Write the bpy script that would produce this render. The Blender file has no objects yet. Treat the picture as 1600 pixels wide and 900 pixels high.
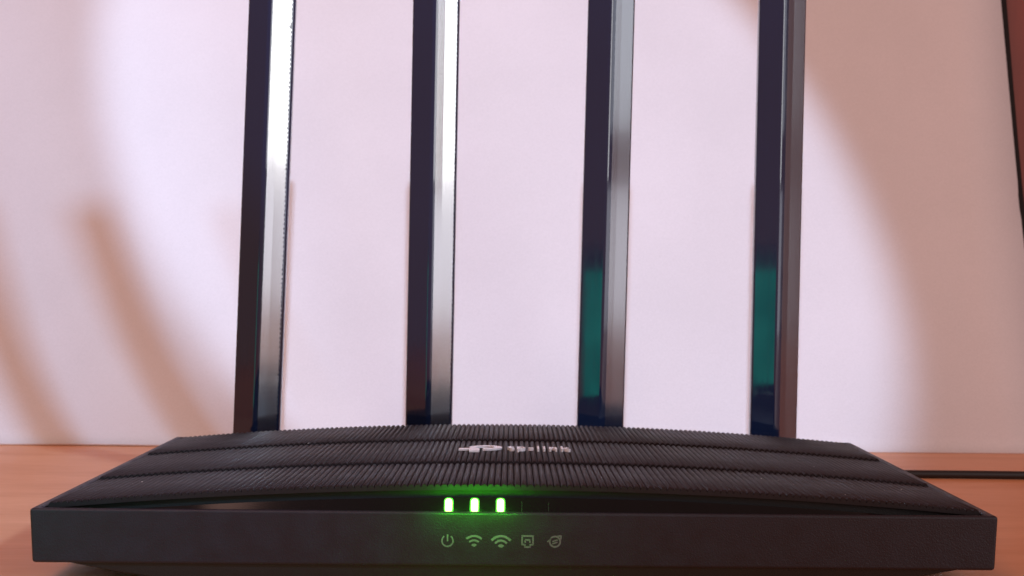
import bpy, bmesh, math, random
from mathutils import Matrix, Vector
random.seed(7)
R = math.radians
MM = 0.001
sc = bpy.context.scene
COL = sc.collection

# ------------------------------------------------------------------ camera
cam_d = bpy.data.cameras.new('camera')
cam = bpy.data.objects.new('camera', cam_d)
COL.objects.link(cam)
cam_d.sensor_width = 36
cam_d.lens = 36 * 2198 / 1600
cam_d.clip_start = 0.01
cam_d.clip_end = 50
cam.matrix_world = (Matrix.Translation((0, 0, 0.075))
                    @ Matrix.Rotation(R(90 - 0.65), 4, 'X')
                    @ Matrix.Rotation(R(0.49), 4, 'Z'))
cam_d.dof.use_dof = True
cam_d.dof.focus_distance = 0.37
cam_d.dof.aperture_fstop = 40
sc.camera = cam

# ------------------------------------------------------------------ world: dim warm room light
w = bpy.data.worlds.new('World'); sc.world = w
w.use_nodes = True
bg = w.node_tree.nodes['Background']
bg.inputs['Color'].default_value = (0.50, 0.262, 0.215, 1)
bg.inputs['Strength'].default_value = 0.73

sc.view_settings.view_transform = 'Standard'
sc.view_settings.look = 'None'
sc.view_settings.exposure = 0
sc.view_settings.gamma = 1
sc.view_settings.use_curve_mapping = False


def aim(o, src, dst):
    o.location = src
    o.rotation_euler = (Vector(dst) - Vector(src)).to_track_quat('-Z', 'Y').to_euler()


def lamp(name, kind, src, dst, power, colour, **kw):
    d = bpy.data.lights.new(name, kind)
    d.energy = power
    d.color = colour
    for k, v in kw.items():
        setattr(d, k, v)
    o = bpy.data.objects.new(name, d)
    COL.objects.link(o)
    aim(o, src, dst)
    return o


# lamp above the photographer: throws the pool of light on the middle of the board
key = lamp('key_spot', 'SPOT', (0.0065, 0.0, 0.445), (-0.0153, 0.6806, 0.1288), 15.5, (0.58, 0.73, 1.0),
           spot_size=2 * 0.358, spot_blend=0.27, shadow_soft_size=0.006)
key.scale = (0.616, 1.0, 1.0)
key.rotation_euler = (key.rotation_euler.to_matrix() @ Matrix.Rotation(0.551, 3, 'Z')).to_euler()
# lamp to the right: throws the shadows of the two left antennas on the board
side = lamp('side_spot', 'SPOT', (0.97, -0.51, 0.78), (-0.90, 0.65, 0.04), 86, (0.44, 0.68, 1.0),
            spot_size=R(28.7), spot_blend=0.04, shadow_soft_size=0.066)
# soft warm room lamp, high on the left
lamp('room_lamp', 'AREA', (-0.55, -0.20, 1.05), (-0.05, 0.6, 0.05), 4, (1.0, 0.56, 0.46), shape='DISK', size=0.6)
# bright window at the right, seen in the glossy right faces of the antennas
WX, WY = -0.058, 0.487


def light_panel(name, ang, dist, width, z0, z1, radiance, colour):
    c = (WX + math.sin(R(ang)) * dist, WY - math.cos(R(ang)) * dist, (z0 + z1) / 2)
    return lamp(name, 'AREA', c, (WX, WY, (z0 + z1) / 2), radiance * math.pi * width * (z1 - z0), colour,
                shape='RECTANGLE', size=width, size_y=z1 - z0)


light_panel('window_pane', 41.5, 1.15, 0.20, 0.17, 0.62, 5.2, (0.95, 0.97, 1.0))
light_panel('added_dim_pane', 56, 1.15, 0.22, 0.22, 0.60, 1.9, (0.78, 0.88, 1.0))  # unseen dimmer panel, added to lighten right facets of the right antennas
light_panel('added_low_pane', 50, 1.2, 0.46, 0.0, 0.16, 2.0, (0.85, 0.88, 1.0))  # unseen low panel, added to lighten the lower right facets

# ------------------------------------------------------------------ materials


def mat(name):
    m = bpy.data.materials.new(name)
    m.use_nodes = True
    nt = m.node_tree
    return m, nt, nt.nodes['Principled BSDF']


def N(nt, t, **kw):
    n = nt.nodes.new(t)
    for k, v in kw.items():
        if k in n.inputs.keys():
            n.inputs[k].default_value = v
        else:
            setattr(n, k, v)
    return n


def plastic(name, col, rough, ior=1.5, noise=900, bump=0.05, var=0.25, rvar=0.1):
    m, nt, p = mat(name)
    L = nt.links.new
    tc = N(nt, 'ShaderNodeTexCoord')
    n = N(nt, 'ShaderNodeTexNoise'); n.inputs['Scale'].default_value = noise; n.inputs['Detail'].default_value = 4
    L(tc.outputs['Object'], n.inputs['Vector'])
    n2 = N(nt, 'ShaderNodeTexNoise'); n2.inputs['Scale'].default_value = noise / 14; n2.inputs['Detail'].default_value = 5
    L(tc.outputs['Object'], n2.inputs['Vector'])
    mr = N(nt, 'ShaderNodeMapRange')
    mr.inputs['To Min'].default_value = 1 - var; mr.inputs['To Max'].default_value = 1 + var
    L(n2.outputs['Fac'], mr.inputs['Value'])
    mx = N(nt, 'ShaderNodeMix', data_type='RGBA', blend_type='MULTIPLY')
    mx.inputs[0].default_value = 1
    mx.inputs[6].default_value = (*col, 1)
    L(mr.outputs[0], mx.inputs[7])
    L(mx.outputs[2], p.inputs['Base Color'])
    rr = N(nt, 'ShaderNodeMapRange')
    rr.inputs['To Min'].default_value = rough - rvar; rr.inputs['To Max'].default_value = rough + rvar
    L(n2.outputs['Fac'], rr.inputs['Value'])
    L(rr.outputs[0], p.inputs['Roughness'])
    p.inputs['IOR'].default_value = ior
    if bump:
        b = N(nt, 'ShaderNodeBump'); b.inputs['Strength'].default_value = bump; b.inputs['Distance'].default_value = 0.0002
        L(n.outputs['Fac'], b.inputs['Height'])
        L(b.outputs[0], p.inputs['Normal'])
    return m


M = {}
M['shell'] = plastic('matte_black_plastic', (0.0105, 0.010, 0.018), 0.48, ior=1.5, noise=2500, bump=0.5, rvar=0.17, var=0.35)
M['cover'] = plastic('ribbed_black_plastic', (0.017, 0.013, 0.015), 0.5, ior=1.36, noise=2500, bump=0.1)
M['tray'] = plastic('underside_black_plastic', (0.012, 0.011, 0.011), 0.6, noise=2500, bump=0.3)
M['gloss'] = plastic('glossy_black_strip', (0.003, 0.003, 0.004), 0.2, ior=1.33, rvar=0.04, bump=0)
M['antenna'] = plastic('glossy_black_antenna', (0.005, 0.010, 0.028), 0.08, ior=1.72, noise=160, bump=0.03, rvar=0.04)
# wiping marks and fine lengthwise scratches on the antenna lacquer
nt = M['antenna'].node_tree
p = nt.nodes['Principled BSDF']
tc = N(nt, 'ShaderNodeTexCoord')
mp = N(nt, 'ShaderNodeMapping'); mp.inputs['Scale'].default_value = (900, 900, 14)
nt.links.new(tc.outputs['Object'], mp.inputs['Vector'])
n = N(nt, 'ShaderNodeTexNoise'); n.inputs['Scale'].default_value = 1; n.inputs['Detail'].default_value = 5
nt.links.new(mp.outputs[0], n.inputs['Vector'])
n2 = N(nt, 'ShaderNodeTexNoise'); n2.inputs['Scale'].default_value = 70; n2.inputs['Detail'].default_value = 6
nt.links.new(tc.outputs['Object'], n2.inputs['Vector'])
mu = N(nt, 'ShaderNodeMath', operation='MULTIPLY'); nt.links.new(n.outputs['Fac'], mu.inputs[0]); nt.links.new(n2.outputs['Fac'], mu.inputs[1])
rr = N(nt, 'ShaderNodeMapRange'); rr.inputs['From Min'].default_value = 0.12; rr.inputs['From Max'].default_value = 0.42
rr.inputs['To Min'].default_value = 0.03; rr.inputs['To Max'].default_value = 0.14
nt.links.new(mu.outputs[0], rr.inputs['Value']); nt.links.new(rr.outputs[0], p.inputs['Roughness'])
M['hinge'] = plastic('matte_black_hinge', (0.012, 0.012, 0.013), 0.5, noise=2500, bump=0.3)
M['print'] = plastic('grey_print', (0.125, 0.12, 0.13), 0.6, noise=2600, bump=0, var=0.45)
M['logo'] = plastic('white_logo_plastic', (0.86, 0.84, 0.86), 0.16, ior=1.8, bump=0, var=0.06, rvar=0.04)
M['dust'] = plastic('pale_dust', (0.6, 0.57, 0.55), 0.8, bump=0)
M['rubber'] = plastic('black_cable_rubber', (0.012, 0.010, 0.010), 0.45, bump=0.2)
M['teal'] = plastic('teal_plastic', (0.03, 0.42, 0.36), 0.4, noise=300, bump=0.05)
M['edge'] = plastic('near_black_layer', (0.008, 0.005, 0.005), 0.8, bump=0)


def wood(name, c0, c1, rough, scale, stretch, contrast=0.5):
    m, nt, p = mat(name)
    L = nt.links.new
    tc = N(nt, 'ShaderNodeTexCoord')
    mp = N(nt, 'ShaderNodeMapping'); mp.inputs['Scale'].default_value = stretch
    L(tc.outputs['Object'], mp.inputs['Vector'])
    n = N(nt, 'ShaderNodeTexNoise'); n.inputs['Scale'].default_value = scale; n.inputs['Detail'].default_value = 7
    n.inputs['Roughness'].default_value = 0.62; n.inputs['Distortion'].default_value = 0.6
    L(mp.outputs[0], n.inputs['Vector'])
    f = N(nt, 'ShaderNodeTexNoise'); f.inputs['Scale'].default_value = scale * 9; f.inputs['Detail'].default_value = 3
    L(mp.outputs[0], f.inputs['Vector'])
    ad = N(nt, 'ShaderNodeMath', operation='MULTIPLY_ADD')
    ad.inputs[1].default_value = 0.35; L(f.outputs['Fac'], ad.inputs[0]); L(n.outputs['Fac'], ad.inputs[2])
    cr = N(nt, 'ShaderNodeValToRGB')
    cr.color_ramp.elements[0].position = 0.67 - contrast / 2; cr.color_ramp.elements[0].color = (*c0, 1)
    cr.color_ramp.elements[1].position = 0.67 + contrast / 2; cr.color_ramp.elements[1].color = (*c1, 1)
    L(ad.outputs[0], cr.inputs[0])
    L(cr.outputs[0], p.inputs['Base Color'])
    p.inputs['Roughness'].default_value = rough
    b = N(nt, 'ShaderNodeBump'); b.inputs['Strength'].default_value = 0.08; b.inputs['Distance'].default_value = 0.0005
    L(f.outputs['Fac'], b.inputs['Height']); L(b.outputs[0], p.inputs['Normal'])
    return m


M['table'] = wood('orange_brown_wood', (0.67, 0.275, 0.115), (0.82, 0.405, 0.21), 0.42, 9, (1, 5, 1), 0.45)
M['wall'] = wood('red_brown_wood', (0.22, 0.04, 0.022), (0.33, 0.065, 0.035), 0.5, 8, (5, 1, 1), 0.5)

# white card: fine paper grain only
m, nt, p = mat('white_card')
tc = N(nt, 'ShaderNodeTexCoord')
n = N(nt, 'ShaderNodeTexNoise'); n.inputs['Scale'].default_value = 1300; n.inputs['Detail'].default_value = 3
nt.links.new(tc.outputs['Object'], n.inputs['Vector'])
n2 = N(nt, 'ShaderNodeTexNoise'); n2.inputs['Scale'].default_value = 14; n2.inputs['Detail'].default_value = 4
nt.links.new(tc.outputs['Object'], n2.inputs['Vector'])
sm = N(nt, 'ShaderNodeMath', operation='ADD')
nt.links.new(n.outputs['Fac'], sm.inputs[0]); nt.links.new(n2.outputs['Fac'], sm.inputs[1])
cr = N(nt, 'ShaderNodeValToRGB')
cr.color_ramp.elements[0].position = 0.6; cr.color_ramp.elements[0].color = (0.76, 0.735, 0.745, 1)
cr.color_ramp.elements[1].position = 1.0; cr.color_ramp.elements[1].color = (0.83, 0.80, 0.815, 1)
hl = N(nt, 'ShaderNodeMath', operation='MULTIPLY'); hl.inputs[1].default_value = 0.8
nt.links.new(sm.outputs[0], hl.inputs[0]); nt.links.new(hl.outputs[0], cr.inputs[0])
nt.links.new(cr.outputs[0], p.inputs['Base Color'])
p.inputs['Roughness'].default_value = 0.75
M['card'] = m


def emitter(name, col, strength):
    m, nt, p = mat(name)
    p.inputs['Base Color'].default_value = (0.1, 0.3, 0.1, 1)
    p.inputs['Emission Color'].default_value = (*col, 1)
    p.inputs['Emission Strength'].default_value = strength
    return m


M['glow_panel'] = emitter('added_teal_glow', (0.02, 0.62, 0.48), 1.9)  # glow of the unseen panel added for the teal reflections
nt = M['glow_panel'].node_tree
tc = N(nt, 'ShaderNodeTexCoord'); n = N(nt, 'ShaderNodeTexNoise'); n.inputs['Scale'].default_value = 28; n.inputs['Detail'].default_value = 4
nt.links.new(tc.outputs['Object'], n.inputs['Vector'])
cr = N(nt, 'ShaderNodeValToRGB')
cr.color_ramp.elements[0].position = 0.38; cr.color_ramp.elements[0].color = (0.01, 0.36, 0.27, 1)
cr.color_ramp.elements[1].position = 0.64; cr.color_ramp.elements[1].color = (0.04, 0.66, 0.52, 1)
nt.links.new(n.outputs['Fac'], cr.inputs[0]); nt.links.new(cr.outputs[0], nt.nodes['Principled BSDF'].inputs['Emission Color'])
M['pale'] = plastic('pale_grey_plastic', (0.5, 0.52, 0.53), 0.4, bump=0)
M['led_core'] = emitter('lit_green_led', (0.36, 1.0, 0.13), 12)
M['led_rim'] = emitter('green_led_diffuser', (0.06, 1.0, 0.02), 0.9)

# clear protective film
for key_, nm_, amt_ in (('film', 'clear_film', 0.38), ('added_film', 'added_clear_film', 0.20)):
  m, nt, p = mat(nm_)
  out = nt.nodes['Material Output']
  tr = N(nt, 'ShaderNodeBsdfTransparent')
  gl = N(nt, 'ShaderNodeBsdfGlossy'); gl.inputs['Roughness'].default_value = 0.14
  mx = N(nt, 'ShaderNodeMixShader'); mx.inputs[0].default_value = amt_
  nt.links.new(tr.outputs[0], mx.inputs[1]); nt.links.new(gl.outputs[0], mx.inputs[2])
  nt.links.new(mx.outputs[0], out.inputs['Surface'])
  M[key_] = m

# ------------------------------------------------------------------ helpers (all lengths in millimetres)


def obj(name, bm, material, parent=None, smooth=False, bevel=0.0, segs=2):
    me = bpy.data.meshes.new(name)
    for v in bm.verts:
        v.co *= MM
    bmesh.ops.recalc_face_normals(bm, faces=bm.faces)
    bm.to_mesh(me); bm.free()
    if smooth:
        for p_ in me.polygons:
            p_.use_smooth = True
    me.materials.append(material)
    o = bpy.data.objects.new(name, me)
    COL.objects.link(o)
    if parent:
        o.parent = parent
    if bevel:
        b = o.modifiers.new('bevel', 'BEVEL')
        b.width = bevel * MM; b.segments = segs; b.limit_method = 'ANGLE'; b.angle_limit = R(25)
        for p_ in me.polygons:
            p_.use_smooth = True
        wn = o.modifiers.new('normals', 'WEIGHTED_NORMAL'); wn.keep_sharp = True
    return o


def box(bm, x0, x1, y0, y1, z0, z1):
    v = [bm.verts.new((x, y, z)) for x in (x0, x1) for y in (y0, y1) for z in (z0, z1)]
    for f in ((0, 1, 3, 2), (4, 6, 7, 5), (0, 4, 5, 1), (2, 3, 7, 6), (0, 2, 6, 4), (1, 5, 7, 3)):
        bm.faces.new([v[i] for i in f])
    return v


def loft(bm, rings, cap=True):
    vs = [[bm.verts.new(c) for c in r] for r in rings]
    k = len(vs[0])
    for a, b in zip(vs, vs[1:]):
        for i in range(k):
            bm.faces.new((a[i], a[(i + 1) % k], b[(i + 1) % k], b[i]))
    if cap:
        bm.faces.new(vs[0][::-1]); bm.faces.new(vs[-1])
    return vs


def prism(bm, poly, fn0, fn1):
    """poly: 2-D outline; fn0/fn1 map (u,v) to the lower and the upper face"""
    loft(bm, [[fn0(u, v) for u, v in poly], [fn1(u, v) for u, v in poly]])


def tag(o, label=None, cat=None, kind=None, group=None):
    if label: o['label'] = label
    if cat: o['category'] = cat
    if kind: o['kind'] = kind
    if group: o['group'] = group
    return o


def empty(name, loc, parent=None):
    o = bpy.data.objects.new(name, None)
    o.location = Vector(loc) * MM
    o.empty_display_size = 0.02
    COL.objects.link(o)
    if parent: o.parent = parent
    return o


# ------------------------------------------------------------------ setting
bm = bmesh.new(); box(bm, -900, 900, -300, 738, -30, 0)
tag(obj('table', bm, M['table']), 'orange brown wooden table top under the router', 'table')
bm = bmesh.new(); box(bm, -1500, 1500, 740, 760, -600, 1200)
tag(obj('wall', bm, M['wall']), kind='structure')

# white card sheet standing behind the router, curving back from its foot
bo = empty('backdrop_board', (0, 593, 0.6))
tag(bo, 'large white card sheet standing curved behind the router', 'backdrop')
nx, nz = 24, 40


def sweep(z):
    return 0.45 * z + 31.5 * (1 - math.exp(-z / 45))


def sheet(y_off, x_right, z_top, wavy, name, material):
    bm = bmesh.new()
    g = []
    for i in range(nx + 1):
        col = []
        for j in range(nz + 1):
            z = z_top * j / nz
            x = -330 + (x_right + 0.075 * z + 330) * i / nx
            if i == nx:
                x += wavy * (0.8 * math.sin(z / 70) - 1.5 * math.exp(-((z - 110) / 2.5) ** 2))
            lift = wavy * max(0, 0.5 * math.sin(x / 37.0)) if j == 0 else 0
            col.append(bm.verts.new((x, y_off + sweep(z), z + lift)))
        g.append(col)
    for i in range(nx):
        for j in range(nz):
            bm.faces.new((g[i][j], g[i + 1][j], g[i + 1][j + 1], g[i][j + 1]))
    o = obj(name, bm, material, bo, smooth=True)
    md = o.modifiers.new('thickness', 'SOLIDIFY'); md.thickness = 0.0012; md.offset = 1
    return o


sheet(0, 232.6, 238, 1, 'face_sheet', M['card'])
sheet(3.4, 236.8, 237, 0, 'dark_rear_sheet', M['edge'])  # near-black sheet behind, showing as a dark line at the right edge

# ------------------------------------------------------------------ router
RX, RY = 0.9, 333.0
rt = empty('wifi_router', (RX, RY, 0))
tag(rt, 'black wireless router with ribbed top, four tall antennas and green lights', 'router')
W = 115.0; D = 145.0          # local: x -115..115, y 0..145
Z0, Z1 = 5.0, 18.0

# frame: solid rim with a sunken deck for the cover
bm = bmesh.new()
ro = lambda x, y0, y1, z: [(-x, y0, z), (x, y0, z), (x, y1, z), (-x, y1, z)]
rings = [ro(W - 0.6, 0.25, D - 1, Z0), ro(W, 0, D, Z1), ro(W - 2.3, 1.7, D - 1.5, Z1), ro(W - 2.3, 1.7, D - 1.5, Z1 - 2.2)]
loft(bm, rings)
obj('frame', bm, M['shell'], rt, bevel=0.75, segs=3)

# underside tray
bm = bmesh.new()
prof = [(-108.5, 5.4), (-93, 2.2), (-84, 1.0), (84, 1.0), (93, 2.2), (108.5, 5.4)]
loft(bm, [[(x, 1.2 if z > 5 else 2.5, z) for x, z in prof], [(x, D - 6, z) for x, z in prof]])
obj('tray', bm, M['tray'], rt, bevel=0.4)
for fx in (-80, 80):
    for fy in (14, D - 20):
        bm = bmesh.new()
        loft(bm, [[(fx + r * math.cos(a), fy + r * math.sin(a), z) for a in [k * math.tau / 20 for k in range(20)]]
                  for r, z in ((4.6, 0.0), (5.0, 0.4), (5.0, 1.3))])
        obj('foot', bm, M['rubber'], rt)


def arch(x):
    return 18.35 + 5.4 * (1 - (x / 113.0) ** 2)


# three rows of ribbed cover, each stepping down to the next
PITCH = 1.6
NR = 140
RIBH = 0.74
SAMP = [-1 + 2 * k / 10 for k in range(11)]


def rib_row(y_rear, y_front):
    bm = bmesh.new()
    ys = [y_rear, y_rear + (y_front - y_rear) * 0.5, y_front + 0.35, y_front]
    for r in range(NR):
        cx = (r - (NR - 1) / 2) * PITCH
        cols = []
        for t in SAMP:
            x = cx + t * PITCH * 0.5
            h = RIBH * (max(0.0, 1 - t * t) ** 0.62)
            cl = []
            for k, y in enumerate(ys):
                s = (y - y_rear) / (y_front - y_rear)
                z = arch(x) - RIBH + h + 0.75 * s - 0.35 - (0.22 if k == 3 else 0)
                cl.append(bm.verts.new((x, y, z)))
            # front lip and rear lip going down
            cl.append(bm.verts.new((x, y_front, max(arch(x) - (1.2 if y_front < 10 else 2.0), 16.2))))
            cl.insert(0, bm.verts.new((x, y_rear, max(arch(x) - 3.0, 16.0))))
            cols.append(cl)
        for a, b in zip(cols, cols[1:]):
            for k in range(len(a) - 1):
                bm.faces.new((a[k], b[k], b[k + 1], a[k + 1]))
    return bm


for (a, b) in ((144.0, 96.6), (97.3, 46.2), (46.9, 4.6)):
    o = obj('ribbed_cover_row', rib_row(a, b), M['cover'], rt, smooth=True)
    me = o.data
    at = me.attributes.new('sharp_edge', 'BOOLEAN', 'EDGE')
    bmx = bmesh.new(); bmx.from_mesh(me)
    bmx.edges.ensure_lookup_table()
    fl = [len(e.link_faces) == 2 and e.link_faces[0].normal.angle(e.link_faces[1].normal, 0) > R(40) for e in bmx.edges]
    bmx.free()
    me.attributes['sharp_edge'].data.foreach_set('value', fl)

# end walls under the rear of the cover (closes the arch)
bm = bmesh.new()
NA = 48
xs = [-112.0 + 224.0 * i / NA for i in range(NA + 1)]
top = [(x, max(arch(x) - 1.3, 16.4)) for x in xs]
loft(bm, [[(x, y, z) for x, z in top] + [(112, y, 16.2), (-112, y, 16.2)] for y in (6.2, 143.0)])
obj('cover_core', bm, M['tray'], rt)

# glossy strip under the front edge of the cover
bm = bmesh.new()


def strip_pt(x, f):
    zt = max(arch(x) - 2.75, 17.3)
    return (x, 2.15 + 1.3 * f, 17.2 + (zt - 17.2) * f)


rows = [[strip_pt(x, f) for x in xs] for f in (0.0, 0.08, 0.5, 1.0)]
vs = [[bm.verts.new(c) for c in r] for r in rows]
for a, b in zip(vs, vs[1:]):
    for i in range(NA):
        bm.faces.new((a[i], a[i + 1], b[i + 1], b[i]))
lo = [bm.verts.new((x, 2.15, 15.9)) for x in xs]
for i in range(NA):
    bm.faces.new((lo[i], lo[i + 1], vs[0][i + 1], vs[0][i]))
strip = obj('indicator_strip', bm, M['gloss'], rt, smooth=True)


def rrect(w_, h_, r, n=5):
    out = []
    for cx, cy, a0 in ((w_ / 2 - r, h_ / 2 - r, 0), (-w_ / 2 + r, h_ / 2 - r, 90), (-w_ / 2 + r, -h_ / 2 + r, 180), (w_ / 2 - r, -h_ / 2 + r, 270)):
        for k in range(n + 1):
            a = R(a0 + 90 * k / n)
            out.append((cx + r * math.cos(a), cy + r * math.sin(a)))
    return out


LED_X = [-15.6, -9.4, -3.2, 3.0, 9.4]
sl = math.atan2(1.3, arch(0) - 2.75 - 17.2)      # tilt of the strip


def on_strip(x, f, lift):
    p0 = Vector(strip_pt(x, f))
    return p0 + Vector((0, -math.cos(sl), math.sin(sl))) * lift


def led_face(cx, cy, poly, l0, l1, material, name, parent):
    bm = bmesh.new()
    up = Vector((0, math.sin(sl), math.cos(sl)))
    def fn(l):
        def g_(u, v):
            return tuple(on_strip(cx, 0.5 + cy, l) + Vector((u, 0, 0)) + up * v)
        return g_
    prism(bm, poly, fn(l0), fn(l1))
    return obj(name, bm, material, parent)


for i, x in enumerate(LED_X):
    if i < 3:
        lens = led_face(x, 0, rrect(2.2, 3.7, 0.8), -0.1, 0.10, M['led_rim'], 'lit_led', rt)
        tag(lens, 'glowing green indicator light')
        led_face(x, 0, rrect(1.6, 3.2, 0.7), 0.0, 0.22, M['led_core'], 'core', lens)
        d = bpy.data.lights.new('led_glow', 'POINT')
        d.energy = 0.0052; d.color = (0.05, 1.0, 0.02); d.shadow_soft_size = 0.001
        lo_ = bpy.data.objects.new('led_glow', d); COL.objects.link(lo_)
        lo_.parent = lens; lo_.location = on_strip(x, 0.15, 8) * MM
    else:
        # unlit window: thin raised light guide frame
        bm = bmesh.new()
        up = Vector((0, math.sin(sl), math.cos(sl)))
        for sx in (-1.15,):
            for u0, u1, v0, v1 in ((sx, sx + 0.10, -1.6, 1.2),):
                prism(bm, [(u0, v0), (u1, v0), (u1, v1), (u0, v1)],
                      lambda u, v: tuple(on_strip(x, 0.46, -0.1) + Vector((u, 0, 0)) + up * v),
                      lambda u, v: tuple(on_strip(x, 0.46, 0.02) + Vector((u, 0, 0)) + up * v))
        obj('unlit_led', bm, M['tray'], rt)

# ------------------------------------------------------------------ printed symbols on the front face
FACE_T = math.atan2(0.25, Z1 - Z0)


def front_pt(u, v, lift):
    z = v
    y = 0.25 * (Z1 - z) / (Z1 - Z0)
    return (u, y - lift, z)


def print_poly(bm, poly):
    prism(bm, poly, lambda u, v: front_pt(u, v, -0.02), lambda u, v: front_pt(u, v, 0.03))


def arc(bm, cx, cz, r0, r1, a0, a1, n=14):
    for k in range(n):
        a, b = R(a0 + (a1 - a0) * k / n), R(a0 + (a1 - a0) * (k + 1) / n)
        print_poly(bm, [(cx + r * math.cos(t), cz + r * math.sin(t)) for r, t in ((r0, a), (r1, a), (r1, b), (r0, b))])


def bar(bm, x0, z0, x1, z1, t):
    d = Vector((x1 - x0, z1 - z0)); nrm = Vector((-d.y, d.x)).normalized() * t / 2
    print_poly(bm, [(x0 + nrm.x, z0 + nrm.y), (x1 + nrm.x, z1 + nrm.y), (x1 - nrm.x, z1 - nrm.y), (x0 - nrm.x, z0 - nrm.y)])


IX = [-15.7, -9.4, -3.0, 3.3, 9.8]
IZ = 11.1
bm = bmesh.new(); arc(bm, IX[0], IZ, 1.15, 1.5, 125, 415, 22); bar(bm, IX[0], IZ - 0.1, IX[0], IZ + 1.55, 0.36)
obj('power_symbol', bm, M['print'], rt)
bm = bmesh.new()
arc(bm, IX[1], IZ - 1.5, 2.45, 2.95, 48, 132); arc(bm, IX[1], IZ - 1.5, 1.45, 1.9, 48, 132); arc(bm, IX[1], IZ - 1.5, 0.15, 0.85, 40, 140)
obj('wireless_symbol', bm, M['print'], rt)
bm = bmesh.new()
arc(bm, IX[2], IZ - 1.6, 2.55, 3.1, 38, 142); arc(bm, IX[2], IZ - 1.6, 1.5, 2.0, 38, 142); arc(bm, IX[2], IZ - 1.6, 0.12, 0.9, 30, 150)
obj('wireless_symbol', bm, M['print'], rt)
bm = bmesh.new()
x = IX[3]
for a, b in (((-1.45, 1.3), (1.45, 1.3)), ((-1.3, 1.4), (-1.3, -0.75)), ((1.3, 1.4), (1.3, -0.75)), ((-1.4, -0.75), (-0.6, -0.75)),
             ((1.4, -0.75), (0.6, -0.75)), ((-0.65, -0.6), (-0.65, -1.4)), ((0.65, -0.6), (0.65, -1.4)), ((-0.8, -1.35), (0.8, -1.35)),
             ((-0.55, 0.35), (0.55, 0.35)), ((-0.55, 0.4), (-0.55, -0.3)), ((0.55, 0.4), (0.55, -0.3))):
    bar(bm, x + a[0], IZ + a[1], x + b[0], IZ + b[1], 0.36)
obj('network_symbol', bm, M['print'], rt)
bm = bmesh.new()
x = IX[4]
arc(bm, x, IZ, 1.05, 1.45, 0, 360, 26)
bar(bm, x - 0.62, IZ + 0.02, x + 0.62, IZ + 0.42, 0.32); bar(bm, x - 0.62, IZ - 0.52, x + 0.62, IZ - 0.12, 0.32)
bar(bm, x - 1.75, IZ - 0.1, x - 0.9, IZ + 0.85, 0.34); bar(bm, x + 0.55, IZ + 1.25, x + 1.5, IZ + 1.45, 0.34); bar(bm, x + 1.48, IZ + 1.5, x + 1.35, IZ + 0.5, 0.34)
obj('internet_symbol', bm, M['print'], rt)

# ------------------------------------------------------------------ raised white logo on the middle row
LX, LY = -15.8, 65.0


def logo_fn(lift):
    def g_(u, v):
        x, y = LX + u, LY + v
        s = (97.3 - y) / (97.3 - 46.2)
        return (x, y, arch(x) - 0.35 + 0.75 * s + lift)
    return g_


bm = bmesh.new()
lf0, lf1 = logo_fn(-0.02), logo_fn(0.5)
prism(bm, [(0, 4.6), (3.15, 4.6), (3.15, 7.2), (0, 7.2)], lf0, lf1)
prism(bm, [(3.1, 0.6), (6.0, 0.6), (6.0, 7.0), (3.1, 7.0)], lf0, lf1)
rc = (7.7, 9.2)
NS = 30
for k in range(NS):
    a, b = R(205 - 300 * k / NS), R(205 - 300 * (k + 1) / NS)
    prism(bm, [(rc[0] + r * math.cos(t), rc[1] + r * math.sin(t)) for r, t in ((2.75, a), (4.8, a), (4.8, b), (2.75, b))], lf0, lf1)
prism(bm, [(6.9, 4.5), (8.2, 4.5), (8.2, 7.0), (6.9, 7.0)], lf0, lf1)
obj('logo_mark', bm, M['logo'], rt)

cu = bpy.data.curves.new('logo_text', 'FONT')
cu.body = 'tp-link'
cu.size = 7.6
cu.space_character = 1.16
cu.extrude = 0.45
cu.offset = 0.06
cu.resolution_u = 4
to = bpy.data.objects.new('logo_text_curve', cu)
COL.objects.link(to)
bpy.context.view_layer.update()
tm = bpy.data.meshes.new_from_object(to.evaluated_get(bpy.context.evaluated_depsgraph_get()))
COL.objects.unlink(to); bpy.data.objects.remove(to)
x0 = min(v.co.x for v in tm.vertices); x1 = max(v.co.x for v in tm.vertices)
for v in tm.vertices:
    u = 14.0 + (v.co.x - x0) * 18.0 / (x1 - x0)
    v.co = Vector(logo_fn(0.43 + v.co.z)(u, 3.2 + 1.25 * v.co.y)) * MM
tm.name = 'logo_text'
tm.materials.clear(); tm.materials.append(M['logo'])
lt = bpy.data.objects.new('logo_text', tm); COL.objects.link(lt); lt.parent = rt

# ------------------------------------------------------------------ antennas (hinged on the rear edge)
AH = 190.0


def antenna_mesh():
    bm = bmesh.new()
    # plan outline: front ridge with a narrow flat, two broad facets, thin flanks, flat back (y- is the front)
    ol = [(-8.25, -0.6), (-7.9, -1.3), (-0.75, -5.05), (0.55, -4.75), (3.4, -3.35), (7.8, -1.45), (8.25, -0.5), (8.1, 3.2), (-8.1, 3.2)]
    rings = []
    for z, s in ((0, 0.98), (1.0, 1.0), (AH - 3, 1.0), (AH - 0.8, 0.96), (AH, 0.86)):
        rings.append([(u * s, v * s, z) for u, v in ol])
    loft(bm, rings)
    return bm


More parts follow.
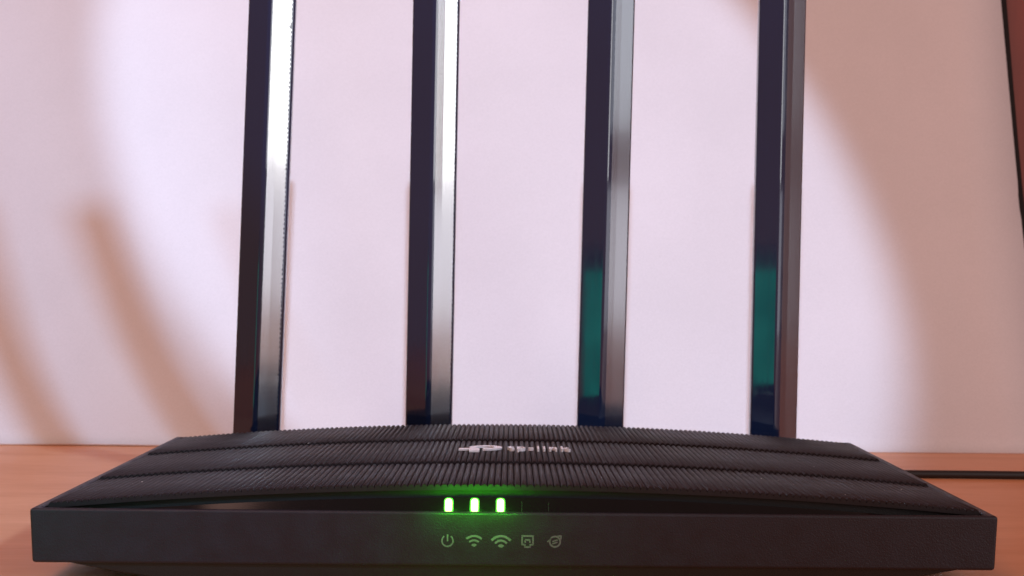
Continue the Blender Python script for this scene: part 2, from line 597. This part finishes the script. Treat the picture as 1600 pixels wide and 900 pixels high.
ant_me = None
ANT = [(-88.2, 1.75, 1.8), (-28.5, 0.60, -1.2), (30.8, 1.02, 0.6), (90.8, 0.68, 0.2)]
for i, (ax, lean, yaw) in enumerate(ANT):
    a = empty('antenna', (ax * 1.0164 - RX, 495 - RY, 14.0), rt)
    a.rotation_euler = (0, R(lean), R(yaw))
    if ant_me is None:
        b = obj('blade', antenna_mesh(), M['antenna'], a, bevel=0.35, segs=2)
        ant_me = b
    else:
        b = ant_me.copy(); COL.objects.link(b); b.parent = a
    bm = bmesh.new()
    loft(bm, [[(u * s, v * s + 0.4, z) for u, v in rrect(14.5, 9.0, 2.0)] for z, s in ((-7, 0.9), (-6, 1), (1.5, 1), (2.4, 0.92))])
    obj('hinge', bm, M['hinge'], a, smooth=False)
    bm = bmesh.new()
    box(bm, -3.0, 3.0, -12.5, -3.5, -6.2, -1.0)
    obj('hinge_arm', bm, M['hinge'], a, bevel=0.5)
    if True:
        # torn protective film with a zig-zag edge on the right facet
        bm = bmesh.new()
        def facet(t, z, lift=0.12):
            # point on right facets, t = 0 at ridge .. 1 at flank
            pts = [(0.55, -4.75), (3.4, -3.35), (7.8, -1.45)]
            if t < 0.39:
                f = t / 0.39; p0, p1 = pts[0], pts[1]
            else:
                f = (t - 0.39) / 0.61; p0, p1 = pts[1], pts[2]
            return (p0[0] + (p1[0] - p0[0]) * f + 0.41 * lift, p0[1] + (p1[1] - p0[1]) * f - 0.91 * lift, z)
        zz = 3.0; prev = None; k = 0
        while zz < AH - 8:
            j = (k % 2) * 0.07 + random.uniform(-0.012, 0.012)
            if i == 0:
                t0, t1 = 0.04, 0.93 - j
                if 146 < zz < 147.2: t1 -= 0.09
            elif i == 1:
                t0, t1 = 0.06, 0.92 + j * 0.6
            else:
                t0, t1 = 0.10, 0.97 + j * 0.2
            pr = [bm.verts.new(facet(t, zz)) for t in ((t0, 0.39, t1) if t0 < 0.39 else (t0, 0.7, t1))]
            if prev:
                for q in range(2):
                    bm.faces.new((prev[q], prev[q + 1], pr[q + 1], pr[q]))
            prev = pr; k += 1; zz += 0.8
        obj('protective_film', bm, M['film'] if i < 2 else M['added_film'], a)  # film on the two right antennas is added to brighten their facets

# power socket at the rear
bm = bmesh.new()
box(bm, 68, 82, D - 3, D + 1.5, 5.6, 15)
obj('power_socket', bm, M['hinge'], rt, bevel=0.4)

# dust on the cover
bm = bmesh.new()
spots = [(-71, 60), (-62.7, 96), (48.6, 22), (62, 78), (81.5, 12), (100, 30), (85, 64), (-38, 76), (-12, 38), (22, 20), (38, 60), (-96, 30), (-86, 5.5), (12, 90), (64, 30)]
spots += [(random.uniform(-105, 105), random.uniform(8, 140)) for _ in range(110)]
for k, (x, y) in enumerate(spots):
    r = random.uniform(0.16, 0.34) if k < 15 else random.uniform(0.06, 0.15)
    z = arch(x) + 0.05
    q = [bm.verts.new((x + r * random.uniform(-1.4, 1.4), y + r * random.uniform(-1.4, 1.4), z + r * random.uniform(-0.2, 0.9))) for _ in range(5)]
    for f in ((0, 1, 2), (0, 2, 3), (0, 3, 4), (1, 2, 4)):
        bm.faces.new([q[i] for i in f])
tag(obj('dust', bm, M['dust'], rt), kind='stuff')

# ------------------------------------------------------------------ power cable running off to the right
cab = empty('power_cable', (76, 482, 0))
tag(cab, 'thin black power cable lying on the table behind the router, running right', 'cable')
pts = [Vector(p_) for p_ in ((0, -1, 9.5), (0, 14, 9), (8, 27, 6), (24, 35, 2.6), (50, 38, 1.55), (90, 37.5, 1.55), (140, 36.5, 1.55), (200, 38, 1.55), (290, 46, 1.55), (420, 40, 1.55))]
path = []
for i in range(len(pts) - 1):
    p0, p1, p2, p3 = pts[max(i - 1, 0)], pts[i], pts[i + 1], pts[min(i + 2, len(pts) - 1)]
    for k in range(10):
        t = k / 10
        path.append(0.5 * ((2 * p1) + (p2 - p0) * t + (2 * p0 - 5 * p1 + 4 * p2 - p3) * t * t + (3 * p1 - p0 - 3 * p2 + p3) * t ** 3))
path.append(pts[-1])
bm = bmesh.new(); rings = []
for i, c in enumerate(path):
    d = (path[min(i + 1, len(path) - 1)] - path[max(i - 1, 0)]).normalized()
    s = d.cross(Vector((0, 0, 1))).normalized(); u = s.cross(d)
    rings.append([tuple(c + (s * math.cos(a) + u * math.sin(a)) * 1.5) for a in [k * math.tau / 12 for k in range(12)]])
loft(bm, rings)
obj('cord', bm, M['rubber'], cab, smooth=True)
bm = bmesh.new()
loft(bm, [[(r * math.cos(a), y, 9.5 + r * math.sin(a)) for a in [k * math.tau / 16 for k in range(16)]] for y, r in ((-2.5, 4.2), (12, 4.2), (16, 2.6), (20, 2.2))])
obj('plug', bm, M['rubber'], cab, smooth=False)

# ------------------------------------------------------------------ unseen glowing teal panel, added for the reflections in the antennas
tb = empty('added_teal_panel', (-203, 245, 0))
tag(tb, 'unseen glowing teal panel added left of the router, mirrored in the antennas', 'added_teal_panel')
tb.rotation_euler = (R(-3), 0, R(-20))
bm = bmesh.new(); box(bm, -66, 66, -9, 0, 0.2, 96); obj('panel_body', bm, M['pale'], tb, bevel=2)
bm = bmesh.new(); box(bm, -62, 62, 0.1, 0.5, 4, 82); obj('glow_panel', bm, M['glow_panel'], tb)
bm = bmesh.new(); loft(bm, [[(x, -7, 60), (x, -9, 60), (x, -40, 0.4), (x, -37, 0.4)] for x in (-20, 20)]); obj('panel_stand', bm, M['hinge'], tb)
